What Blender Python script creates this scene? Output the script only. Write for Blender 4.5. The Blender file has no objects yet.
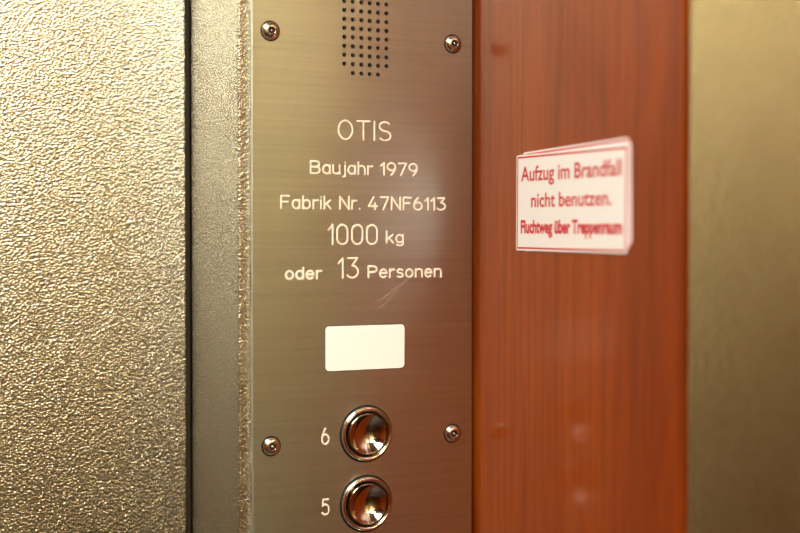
import bpy, bmesh, math, random
from mathutils import Vector, Matrix
random.seed(4)
S = bpy.context.scene
S.view_settings.view_transform = 'Standard'
EYE = 1.45            # eye height above the car floor
WX = 0.388            # right-hand wall plane
CEIL = 2.14
FY = 0.003            # steel column face behind the face plate

# ------------------------------------------------------------ helpers
def link(o, parent=None):
    S.collection.objects.link(o)
    if parent: o.parent = parent
    return o
def mesh_obj(name, bm, mat, parent=None, smooth=False):
    me = bpy.data.meshes.new(name)
    bmesh.ops.recalc_face_normals(bm, faces=bm.faces)
    bm.to_mesh(me); bm.free()
    if mat: me.materials.append(mat)
    if smooth:
        for p in me.polygons: p.use_smooth = True
    return link(bpy.data.objects.new(name, me), parent)
def empty(name):
    o = bpy.data.objects.new(name, None); o.empty_display_size = .05
    return link(o)
def add_box(bm, lo, hi, bev=0, seg=3):
    r = bmesh.ops.create_cube(bm, size=1)
    vs = r['verts']
    for v in vs:
        v.co = Vector([lo[i] + (v.co[i]+.5)*(hi[i]-lo[i]) for i in range(3)])
    if bev:
        es = list({e for v in vs for e in v.link_edges})
        bmesh.ops.bevel(bm, geom=es, offset=bev, segments=seg, profile=.5, affect='EDGES')
def box(name, lo, hi, mat, parent=None, bev=0, seg=3):
    bm = bmesh.new(); add_box(bm, lo, hi, bev, seg)
    return mesh_obj(name, bm, mat, parent)

def nodes(name):
    m = bpy.data.materials.new(name); m.use_nodes = True
    nt = m.node_tree; b = nt.nodes['Principled BSDF']
    return m, nt, b
def simple(name, col, rough=.5, metal=0, coat=0, emis=0):
    m, nt, b = nodes(name)
    b.inputs['Base Color'].default_value = (*col, 1)
    b.inputs['Roughness'].default_value = rough
    b.inputs['Metallic'].default_value = metal
    b.inputs['Coat Weight'].default_value = coat
    if emis:
        b.inputs['Emission Color'].default_value = (*col, 1)
        b.inputs['Emission Strength'].default_value = emis
    return m
def N(nt, t, **kw):
    n = nt.nodes.new(t)
    for k, v in kw.items():
        if k in n.inputs: n.inputs[k].default_value = v
        else: setattr(n, k, v)
    return n
def coords(nt, scale):
    tc = N(nt, 'ShaderNodeTexCoord'); mp = N(nt, 'ShaderNodeMapping')
    mp.inputs['Scale'].default_value = scale
    nt.links.new(tc.outputs['Object'], mp.inputs['Vector'])
    return mp.outputs['Vector']
def ramp(nt, fac, stops):
    r = N(nt, 'ShaderNodeValToRGB'); e = r.color_ramp.elements
    while len(e) < len(stops): e.new(.5)
    for el, (p, c) in zip(e, stops): el.position = p; el.color = (*c, 1)
    nt.links.new(fac, r.inputs['Fac']); return r.outputs['Color']

# ------------------------------------------------------------ materials
def grained_steel(name, col, rough, scale, dist):
    m, nt, b = nodes(name); L = nt.links.new
    v = coords(nt, (1, 1, 1.25))
    n0 = N(nt, 'ShaderNodeTexNoise', Scale=scale*.8, Detail=2.0)
    L(v, n0.inputs['Vector'])
    mx = N(nt, 'ShaderNodeVectorMath', operation='SCALE'); mx.inputs['Scale'].default_value = .9/scale
    L(n0.outputs['Color'], mx.inputs[0])
    ad = N(nt, 'ShaderNodeVectorMath', operation='ADD'); L(v, ad.inputs[0]); L(mx.outputs[0], ad.inputs[1])
    vo = N(nt, 'ShaderNodeTexVoronoi', Scale=scale); vo.feature = 'SMOOTH_F1'
    vo.inputs['Smoothness'].default_value = .5
    L(ad.outputs[0], vo.inputs['Vector'])
    n1 = N(nt, 'ShaderNodeTexNoise', Scale=scale*1.4, Detail=3.0, Roughness=.6); L(v, n1.inputs['Vector'])
    mth = N(nt, 'ShaderNodeMath', operation='MULTIPLY_ADD'); mth.inputs[1].default_value = .7
    L(n1.outputs['Fac'], mth.inputs[0]); L(vo.outputs['Distance'], mth.inputs[2])
    bp = N(nt, 'ShaderNodeBump', Strength=1.0, Distance=dist)
    L(mth.outputs[0], bp.inputs['Height']); L(bp.outputs[0], b.inputs['Normal'])
    b.inputs['Base Color'].default_value = (*col, 1)
    b.inputs['Metallic'].default_value = 1; b.inputs['Roughness'].default_value = rough
    return m
M_door = grained_steel('leather_grain_steel', (.74, .75, .70), .24, 560, .00034)
M_col = grained_steel('leather_grain_steel_column', (.47, .46, .385), .26, 640, .0004)
M_right = grained_steel('leather_grain_steel_side', (.46, .37, .20), .24, 460, .0003)

def brushed():
    m, nt, b = nodes('brushed_stainless'); L = nt.links.new
    v = coords(nt, (14, 14, 2600))
    n = N(nt, 'ShaderNodeTexNoise', Scale=1.0, Detail=4.0, Roughness=.7); L(v, n.inputs['Vector'])
    bp = N(nt, 'ShaderNodeBump', Strength=.35, Distance=.00014)
    L(n.outputs['Fac'], bp.inputs['Height']); L(bp.outputs[0], b.inputs['Normal'])
    v2 = coords(nt, (5, 5, 420))
    n2 = N(nt, 'ShaderNodeTexNoise', Scale=1.0, Detail=5.0, Roughness=.65); L(v2, n2.inputs['Vector'])
    c = ramp(nt, n2.outputs['Fac'], [(.3, (.56, .59, .56)), (.7, (.66, .69, .65))])
    L(c, b.inputs['Base Color'])
    b.inputs['Metallic'].default_value = 1; b.inputs['Roughness'].default_value = .36
    b.inputs['Anisotropic'].default_value = .75
    tg = N(nt, 'ShaderNodeTangent', direction_type='RADIAL', axis='X')
    L(tg.outputs[0], b.inputs['Tangent'])
    return m
M_plate = brushed()

def wood(name):
    m, nt, b = nodes(name); L = nt.links.new
    v = coords(nt, (22, 22, 3.2))
    w = N(nt, 'ShaderNodeTexNoise', Scale=1.0, Detail=5.0, Roughness=.55, Distortion=1.2); L(v, w.inputs['Vector'])
    c = ramp(nt, w.outputs['Fac'], [(.2, (.15, .021, .0008)), (.5, (.26, .042, .0015)), (.8, (.37, .075, .0025))])
    v2 = coords(nt, (260, 260, 6))
    f = N(nt, 'ShaderNodeTexNoise', Scale=1.0, Detail=4.0, Roughness=.7); L(v2, f.inputs['Vector'])
    c2 = ramp(nt, f.outputs['Fac'], [(.35, (.6, .5, .45)), (.58, (1, 1, 1))])
    mx = N(nt, 'ShaderNodeMix', data_type='RGBA', blend_type='MULTIPLY'); mx.inputs[0].default_value = .7
    L(c, mx.inputs[6]); L(c2, mx.inputs[7]); L(mx.outputs[2], b.inputs['Base Color'])
    b.inputs['Roughness'].default_value = .4
    b.inputs['Specular IOR Level'].default_value = .3
    b.inputs['Specular Tint'].default_value = (1, .75, .45, 1)
    b.inputs['Coat Weight'].default_value = .25; b.inputs['Coat Roughness'].default_value = .13
    b.inputs['Coat Tint'].default_value = (1, .85, .6, 1)
    return m
M_wood = wood('cherry_veneer')
M_chrome = simple('polished_chrome', (.88, .87, .84), .09, 1)
M_cup = simple('polished_button_cup', (.60, .53, .50), .08, 1)
M_screw = simple('screw_steel', (.82, .80, .74), .2, 1)
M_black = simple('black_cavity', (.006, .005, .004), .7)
M_ink = simple('engraving_paint', (.95, .92, .82), .5)
M_scr = simple('scratch_bare_metal', (.8, .76, .66), .5, .3)
M_disp = simple('opal_plastic_glow', (.88, .91, .89), .3, 0, .3, .2)  # weak emission added to brighten the cover; the indicator itself is unlit
M_white = simple('sticker_vinyl', (.88, .89, .95), .35, 0, .2)
M_red = simple('sticker_red_ink', (.60, .004, .018), .4)

def lino():
    m, nt, b = nodes('lino_floor'); L = nt.links.new
    n = N(nt, 'ShaderNodeTexNoise', Scale=60.0, Detail=5.0); L(coords(nt, (1, 1, 1)), n.inputs['Vector'])
    L(ramp(nt, n.outputs['Fac'], [(.35, (.03, .025, .02)), (.7, (.07, .06, .05))]), b.inputs['Base Color'])
    b.inputs['Roughness'].default_value = .45; return m
M_floor = lino()
M_ceil = simple('ceiling_paint', (.60, .56, .47), .6)
M_gap = simple('door_gap_shade', (.05, .035, .02), .6)  # dark brown stands in for the shade in the door gap

# ------------------------------------------------------------ the car
LX, BY = -1.15, -1.45
box('floor', (LX-.05, BY-.05, -.05), (WX+.05, .2, 0), M_floor)
box('ceiling', (LX-.05, BY-.05, CEIL), (WX+.05, .2, CEIL+.05), M_ceil)
box('wall_back', (LX, BY-.03, 0), (WX, BY, CEIL), M_right)
box('wall_left', (LX-.03, BY, 0), (LX, .15, CEIL), M_wood)
wr = empty('wall_right')
box('veneer_panel', (WX, -.2085, 0), (WX+.012, .06, CEIL), M_wood, wr, .0012)
box('steel_panel', (WX-.001, BY, 0), (WX+.012, -.2125, CEIL), M_right, wr, .0025)
box('backing', (WX+.0125, BY, 0), (WX+.03, .15, CEIL), M_black, wr)
CXL = .2338
wf = empty('wall_front')
box('column', (CXL, FY, 0), (WX-.0003, .100, CEIL), M_col, wf, .0012, 4)
box('far_jamb', (LX, FY, 0), (-.62, .100, CEIL), M_col, wf, .0012)
box('header', (-.619, .02, 2.08), (CXL-.001, .100, CEIL), M_col, wf)
box('shaft_side', (LX, .15, 0), (WX, .17, CEIL), M_black, wf)
d = empty('door_1')
box('leaf', (-.19, .1035, .01), (CXL-.0022, .128, 2.08), M_door, d, .0015)
box('gap_strip', (CXL-.0021, .108, .01), (CXL+.001, .126, 2.08), M_gap, d)  # strip added in the gap, with its shade as colour
d2 = empty('door_2')
box('leaf', (-.62, .108, .01), (-.193, .13, 2.08), M_door, d2, .0015)

# ceiling light, plus an unseen rear one added to brighten the door
M_lamp = simple('lamp_diffuser', (1, .9, .8), .5, 0, 0, 0)
nb = M_lamp.node_tree.nodes['Principled BSDF']
nb.inputs['Emission Color'].default_value = (1, .885, .70, 1); nb.inputs['Emission Strength'].default_value = 26
for (A0, A1, B0, B1) in ((-.52, .02, -.92, -.42), (-.20, .26, -1.38, -1.12)):  # second entry is the added rear light for the door highlights
    cl = empty('unseen_ceiling_light')
    box('diffuser', (A0, B0, CEIL-.03), (A1, B1, CEIL-.012), M_lamp, cl)
    bm = bmesh.new()
    for lo, hi in (((A0-.03, B0-.03, CEIL-.04), (A0, B1+.03, CEIL)), ((A1, B0-.03, CEIL-.04), (A1+.03, B1+.03, CEIL)),
                   ((A0, B0-.03, CEIL-.04), (A1, B0, CEIL)), ((A0, B1, CEIL-.04), (A1, B1+.03, CEIL))):
        add_box(bm, lo, hi)
    mesh_obj('frame', bm, M_chrome, cl)

# ------------------------------------------------------------ control panel
cp = empty('elevator_control_panel')
PX0, PX1, PZ0, PZ1 = .2411, .3851, EYE-.47, EYE+.20
plate = box('faceplate', (PX0, 0, PZ0), (PX1, FY, PZ1), M_plate, cp, .0004, 2)
bm = bmesh.new()
cx = .3126; holes = []
for r in range(14):
    z = EYE+.0991 + r*.0053
    for c in range(6):
        if r in (0, 13) and c in (0, 5): continue
        holes.append((cx+(c-2.5)*.0055, z, .00135, 16))
bx = .3128
for k in range(8):
    holes.append((bx, EYE-.1171-.0422*k, .0134, 48))
for (x, z, r, sg) in holes:
    bmesh.ops.create_cone(bm, cap_ends=True, segments=sg, radius1=r, radius2=r, depth=.02,
                          matrix=Matrix.Translation((x, 0, z)) @ Matrix.Rotation(math.pi/2, 4, 'X'))
cut = mesh_obj('cutter', bm, None)
md = plate.modifiers.new('holes', 'BOOLEAN'); md.object = cut; md.solver = 'EXACT'
dg = bpy.context.evaluated_depsgraph_get()
nm = bpy.data.meshes.new_from_object(plate.evaluated_get(dg))
plate.modifiers.clear(); plate.data = nm
bpy.data.objects.remove(cut)
box('speaker_backing', (cx-.018, FY-.0009, EYE+.094), (cx+.018, FY-.0002, EYE+.174), M_black, cp)

def lathe(name, prof, x, z, mat, seg=64, parent=None):
    """profile = [(radius, height out of the plate)] revolved about the Y axis"""
    bm = bmesh.new(); rings = []
    for r, h in prof:
        if r < 1e-6: rings.append([bm.verts.new((x, -h, z))])
        else: rings.append([bm.verts.new((x+r*math.cos(2*math.pi*i/seg), -h, z+r*math.sin(2*math.pi*i/seg))) for i in range(seg)])
    for a, b in zip(rings, rings[1:]):
        for i in range(seg):
            j = (i+1) % seg
            if len(a) == 1: bm.faces.new((a[0], b[i], b[j]))
            elif len(b) == 1: bm.faces.new((a[i], a[j], b[0]))
            else: bm.faces.new((a[i], a[j], b[j], b[i]))
    return mesh_obj(name, bm, mat, parent, True)

for k in range(8):
    z = EYE-.1171-.0422*k
    lathe('button_collar', [(.0163, 0), (.0163, .0014), (.0160, .0024), (.0154, .0029), (.0148, .0029), (.0140, .0022), (.0136, .0012), (.0133, -.001)], bx, z, M_chrome, parent=cp)
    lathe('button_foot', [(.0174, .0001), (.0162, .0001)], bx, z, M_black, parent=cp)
    lathe('button_gap', [(.0133, -.0010), (.0124, -.0010)], bx, z, M_black, parent=cp)
    prof = [(.0125, -.0010), (.0125, .0024), (.0123, .0029), (.0120, .0031), (.0117, .0029)]
    for i in range(1, 15):
        t = i/14; r = .0116*(1-t)
        prof.append((r, .0027-.0051*(1-(r/.0116)**2)))
    lathe('button_cup', prof, bx, z, M_cup, parent=cp)

def screw(x, z):
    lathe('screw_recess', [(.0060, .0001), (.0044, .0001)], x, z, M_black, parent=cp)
    lathe('screw_head', [(.0052, 0), (.0052, .0006), (.0047, .0016), (.0036, .0024), (.0024, .0027), (.0022, .0027),
                         (.0020, .0012), (0, .0010)], x, z, M_screw, parent=cp)
    lathe('screw_socket', [(.0023, .00275), (.0012, .0028), (.0012, .0014), (0, .0013)], x, z, M_black, seg=6, parent=cp)
    lathe('screw_pin', [(.0007, .0014), (.0007, .0030), (0, .0031)], x, z, M_screw, seg=16, parent=cp)
for zz in (EYE+.1206, EYE-.1206, EYE-.36):
    screw(.2524, zz); screw(.3713, zz)

def rrect(x0, x1, y0, y1, r, n=8):
    pts = []
    for (cx_, cy_, a) in ((x1-r, y1-r, 0), (x0+r, y1-r, 90), (x0+r, y0+r, 180), (x1-r, y0+r, 270)):
        for i in range(n+1):
            t = math.radians(a+90*i/n); pts.append((cx_+r*math.cos(t), cy_+r*math.sin(t)))
    return pts
def slab(name, pts, to3, d0, d1, mat, parent, bev=0):
    bm = bmesh.new()
    a = [bm.verts.new(to3(x, y, d0)) for x, y in pts]; b = [bm.verts.new(to3(x, y, d1)) for x, y in pts]
    n = len(pts); top = bm.faces.new(b); bm.faces.new(a[::-1])
    for i in range(n): bm.faces.new((a[i], a[(i+1) % n], b[(i+1) % n], b[i]))
    if bev: bmesh.ops.bevel(bm, geom=list(top.edges), offset=bev, segments=2, affect='EDGES')
    return mesh_obj(name, bm, mat, parent)
P3 = lambda x, y, d: Vector((x, -d, y))
zc = EYE-.0650
slab('indicator_rim', rrect(.2861, .3384, zc-.0136, zc+.0136, .0026), P3, 0, .0002, M_black, cp)
slab('indicator_window', rrect(.2864, .3381, zc-.0133, zc+.0133, .0024), P3, 0, .0007, M_disp, cp, .0002)

# ------------------------------------------------------------ engraved single-stroke lettering
def arc(cx, cy, rx, ry, a0, a1, n=14):
    return [(cx+rx*math.cos(math.radians(a0+(a1-a0)*i/n)), cy+ry*math.sin(math.radians(a0+(a1-a0)*i/n))) for i in range(n+1)]
def six():
    return [arc(.28, .31, .28, .31, 0, 360, 24), [(.0, .31), (.01, .48), (.06, .64), (.15, .82), (.29, 1)]]
X_ = .70
G = {
 'O': (.74, [arc(.37, .5, .37, .5, 0, 360, 32)]),
 'T': (.66, [[(0, 1), (.66, 1)], [(.33, 1), (.33, 0)]]),
 'I': (.0, [[(0, 0), (0, 1)]]),
 'S': (.62, [arc(.31, .755, .29, .245, 35, 270, 18)+arc(.31, .255, .31, .255, 90, -145, 18)[1:]]),
 'B': (.60, [[(0, 0), (0, 1), (.32, 1)]+arc(.32, .765, .24, .235, 90, -90)[1:]+[(0, .53)], [(.32, .53)]+arc(.33, .265, .27, .265, 90, -90)+[(0, 0)]]),
 'F': (.52, [[(0, 0), (0, 1), (.52, 1)], [(0, .53), (.44, .53)]]),
 'N': (.60, [[(0, 0), (0, 1), (.60, 0), (.60, 1)]]),
 'P': (.56, [[(0, 0), (0, 1), (.30, 1)]+arc(.30, .74, .26, .26, 90, -90)[1:]+[(0, .48)]]),
 'a': (.46, [arc(.23, .35, .23, .35, 0, 360, 24), [(.46, X_), (.46, 0)]]),
 'u': (.44, [[(0, X_), (0, .22)]+arc(.22, .22, .22, .22, 180, 360)[1:]+[(.44, X_)], [(.44, .3), (.44, 0)]]),
 'j': (.14, [[(.14, X_), (.14, -.1)]+arc(0, -.1, .14, .14, 0, -90, 8)[1:], [(.14, .93), (.14, .95)]]),
 'h': (.44, [[(0, 0), (0, 1)], [(0, .45)]+arc(.22, .47, .22, .23, 180, 0)[1:]+[(.44, 0)]]),
 'n': (.44, [[(0, 0), (0, X_)], [(0, .45)]+arc(.22, .47, .22, .23, 180, 0)[1:]+[(.44, 0)]]),
 'r': (.28, [[(0, 0), (0, X_)], arc(.24, .42, .24, .27, 180, 75, 8)]),
 'b': (.46, [[(0, 1), (0, 0)], arc(.23, .35, .23, .35, 0, 360, 24)]),
 'd': (.46, [[(.46, 1), (.46, 0)], arc(.23, .35, .23, .35, 0, 360, 24)]),
 'i': (.0, [[(0, 0), (0, X_)], [(0, .93), (0, .95)]]),
 'k': (.42, [[(0, 0), (0, 1)], [(.40, X_), (0, .28)], [(.14, .42), (.42, 0)]]),
 'o': (.46, [arc(.23, .35, .23, .35, 0, 360, 24)]),
 'e': (.46, [[(0, .37), (.46, .37)]+arc(.23, .35, .23, .35, 10, 315, 22)]),
 's': (.40, [arc(.20, .53, .18, .17, 35, 270, 12)+arc(.20, .18, .20, .18, 90, -145, 12)[1:]]),
 'g': (.46, [arc(.23, .35, .23, .35, 0, 360, 24), [(.46, X_), (.46, -.06)]+arc(.23, -.06, .23, .2, 0, -145, 12)[1:]]),
 '.': (.0, [[(0, 0), (0, .02)]]),
 '0': (.56, [arc(.28, .70, .28, .30, 0, 180)+arc(.28, .30, .28, .30, 180, 360)+[(.56, .70)]]),
 '1': (.22, [[(0, .74), (.22, 1), (.22, 0)]]),
 '3': (.56, [[(.03, 1), (.52, 1), (.25, .62)]+arc(.25, .31, .31, .31, 90, -145, 18)[1:]]),
 '4': (.60, [[(.34, 1), (0, .26), (.60, .26)], [(.43, .5), (.43, 0)]]),
 '5': (.54, [[(.50, 1), (.08, 1), (.04, .56)]+arc(.25, .34, .29, .33, 128, -145, 20)]),
 '6': (.56, six()),
 '7': (.54, [[(0, 1), (.54, 1), (.18, 0)]]),
 '9': (.56, [[(.56-x, 1-y) for x, y in st] for st in six()]),
 '2': (.54, [arc(.27, .73, .27, .27, 165, -30, 14)+[(.0, 0), (.54, 0)]]),
 '8': (.54, [arc(.27, .77, .23, .23, 0, 360, 24), arc(.27, .27, .27, .27, 0, 360, 24)]),
}
def ribbon(bm, pts, w, H=.0002):
    """paint bead: low dome cross-section swept along the stroke, domed joints and ends"""
    P = [Vector(p) for p in pts]
    sec = [(math.cos(a), math.sin(a)) for a in [math.pi*i/6 for i in range(7)]]
    for a, b in zip(P, P[1:]):
        t = b-a
        if t.length < 1e-9: continue
        t.normalize(); n = Vector((-t.y, t.x))*w/2
        ra = [bm.verts.new(P3(a.x+n.x*c, a.y+n.y*c, H*s_)) for c, s_ in sec]
        rb = [bm.verts.new(P3(b.x+n.x*c, b.y+n.y*c, H*s_)) for c, s_ in sec]
        for i in range(6): bm.faces.new((ra[i], rb[i], rb[i+1], ra[i+1]))
    for q in P:
        top = bm.verts.new(P3(q.x, q.y, H*1.02)); prev = None
        for (rr, hh) in ((.5, .87), (.87, .5), (1, 0)):
            ring = [bm.verts.new(P3(q.x+w/2*rr*math.cos(i*math.pi/6), q.y+w/2*rr*math.sin(i*math.pi/6), H*1.02*hh)) for i in range(12)]
            for i in range(12):
                j = (i+1) % 12
                if prev is None: bm.faces.new((top, ring[i], ring[j]))
                else: bm.faces.new((prev[i], ring[i], ring[j], prev[j]))
            prev = ring
def engrave(name, txt, x0, x1, zbase, H, w, gap=.22):
    tot = 0
    for i, ch in enumerate(txt): tot += .40 if ch == ' ' else G[ch][0] + gap
    tot -= gap
    sx = (x1-x0-w)/tot; x = 0
    bm = bmesh.new()
    for ch in txt:
        if ch == ' ': x += .40; continue
        gw, st = G[ch]
        for s in st: ribbon(bm, [(x0+w/2+(x+px)*sx, zbase+w/2+py*(H-w)) for px, py in s], w)
        x += gw+gap
    return mesh_obj(name, bm, M_ink, cp)
engrave('engraving_maker', 'OTIS', .2945, .3297, EYE+.0590, .0122, .00115, .26)
engrave('engraving_year', 'Baujahr 1979', .2768, .3476, EYE+.0383, .0083, .00118)
engrave('engraving_serial', 'Fabrik Nr. 47NF6113', .2583, .3668, EYE+.0174, .0085, .00118)
engrave('engraving_load', '1000', .2880, .3208, EYE-.0036, .0127, .00125, .24)
engrave('engraving_unit', 'kg', .3260, .3381, EYE-.0027, .0080, .00118)
engrave('engraving_or', 'oder', .2611, .2846, EYE-.0240, .0080, .00145)
engrave('engraving_count', '13', .2944, .3083, EYE-.0237, .0130, .00125, .24)
engrave('engraving_persons', 'Personen', .3138, .3640, EYE-.0237, .0080, .00130)
for k in range(6):
    z = EYE-.1171-.0422*k
    engrave('engraving_floor_number', str(6-k), .2838, .2892 if k < 5 else .2860, z-.0052, .0104, .00115)
bm = bmesh.new()
def scratch(x, z, L, a, w=.00016):
    pts = []
    for i in range(7):
        t = i/6; aa = a+.25*t
        pts.append((x+L*t*math.cos(aa), z+L*t*math.sin(aa)))
    ribbon(bm, pts, w, .00004)
for (x, z, L, a) in ((.268, EYE+.083, .022, -.1), (.272, EYE+.080, .018, -.6), (.281, EYE+.079, .012, -.9), (.277, EYE+.086, .02, -.35),
                     (.318, EYE-.038, .016, .3), (.322, EYE-.041, .014, .45), (.262, EYE+.071, .012, .9), (.330, EYE-.030, .012, .2),
                     (.335, EYE-.088, .008, .8), (.338, EYE-.092, .007, .6)):
    scratch(x, z, L, a)
mesh_obj('scratches', bm, M_scr, cp)

# ------------------------------------------------------------ warning stickers on the veneer
def sticker(y_left, y_right, zb, zt, lift, rot, text, rad=.0015):
    root = empty('warning_sticker')
    cy, cz = (y_left+y_right)/2, (zb+zt)/2
    w, h = abs(y_right-y_left), zt-zb
    R = Matrix.Rotation(rot, 3, 'Z')
    def T(x, y, d):
        q = R @ Vector((x, y, 0))
        return Vector((WX-lift-d, cy-q.x, cz+q.y))
    slab('vinyl', rrect(-w/2, w/2, -h/2, h/2, rad), T, 0, .0003, M_white, root)
    bm = bmesh.new(); m = .0010; t = .0010
    for (a0, a1, b0, b1) in ((-w/2+m, w/2-m, h/2-m-t, h/2-m), (-w/2+m, w/2-m, -h/2+m, -h/2+m+t),
                             (-w/2+m, -w/2+m+t, -h/2+m+t, h/2-m-t), (w/2-m-t, w/2-m, -h/2+m+t, h/2-m-t)):
        bm.faces.new([bm.verts.new(T(x, y, .00040)) for x, y in ((a0, b0), (a1, b0), (a1, b1), (a0, b1))])
    mesh_obj('frame_print', bm, M_red, root)
    for n_, (txt, yl, yr, zb_, H, off) in enumerate(text):
        cu = bpy.data.curves.new('txt', 'FONT'); cu.body = txt; cu.size = 1; cu.offset = off; cu.resolution_u = 4
        ob = bpy.data.objects.new('txt', cu); S.collection.objects.link(ob)
        bpy.context.view_layer.update()
        dg = bpy.context.evaluated_depsgraph_get()
        me = bpy.data.meshes.new_from_object(ob.evaluated_get(dg)); bpy.data.objects.remove(ob)
        xs = [v.co.x for v in me.vertices]; a, b = min(xs), max(xs)
        for v in me.vertices:
            lx = (cy-yl) + (v.co.x-a)/(b-a)*(yl-yr); ly = zb_-cz + v.co.y/.70*H
            v.co = T(lx, ly, .00042)
        me.materials.append(M_red)
        link(bpy.data.objects.new('print_line_%d' % (n_+1), me), root)
sticker(-.0560, -.1665, EYE-.0060, EYE+.0515, 0.0001, math.radians(1.0), [], .005)
sticker(-.0510, -.1635, EYE-.0070, EYE+.0488, 0.0005, math.radians(-.5),
        [('Aufzug im Brandfall', -.0565, -.1580, EYE+.0335, .0084, .016),
         ('nicht benutzen.', -.0680, -.1490, EYE+.0183, .0080, .016),
         ('Fluchtweg \u00fcber Treppenraum', -.0565, -.1590, EYE+.0034, .0072, .040)])

# ------------------------------------------------------------ camera
cam = bpy.data.cameras.new('camera'); co = bpy.data.objects.new('camera', cam); S.collection.objects.link(co)
co.location = (0, -.716, EYE)
co.rotation_euler = (math.radians(90-1.2), 0, math.radians(-25.1))
cam.sensor_width = 36; cam.lens = 58.5; cam.clip_start = .02
cam.dof.use_dof = True; cam.dof.focus_distance = .785; cam.dof.aperture_fstop = 3.4
S.camera = co
w = bpy.data.worlds.new('world'); S.world = w; w.use_nodes = True
w.node_tree.nodes['Background'].inputs[0].default_value = (.02, .015, .01, 1)
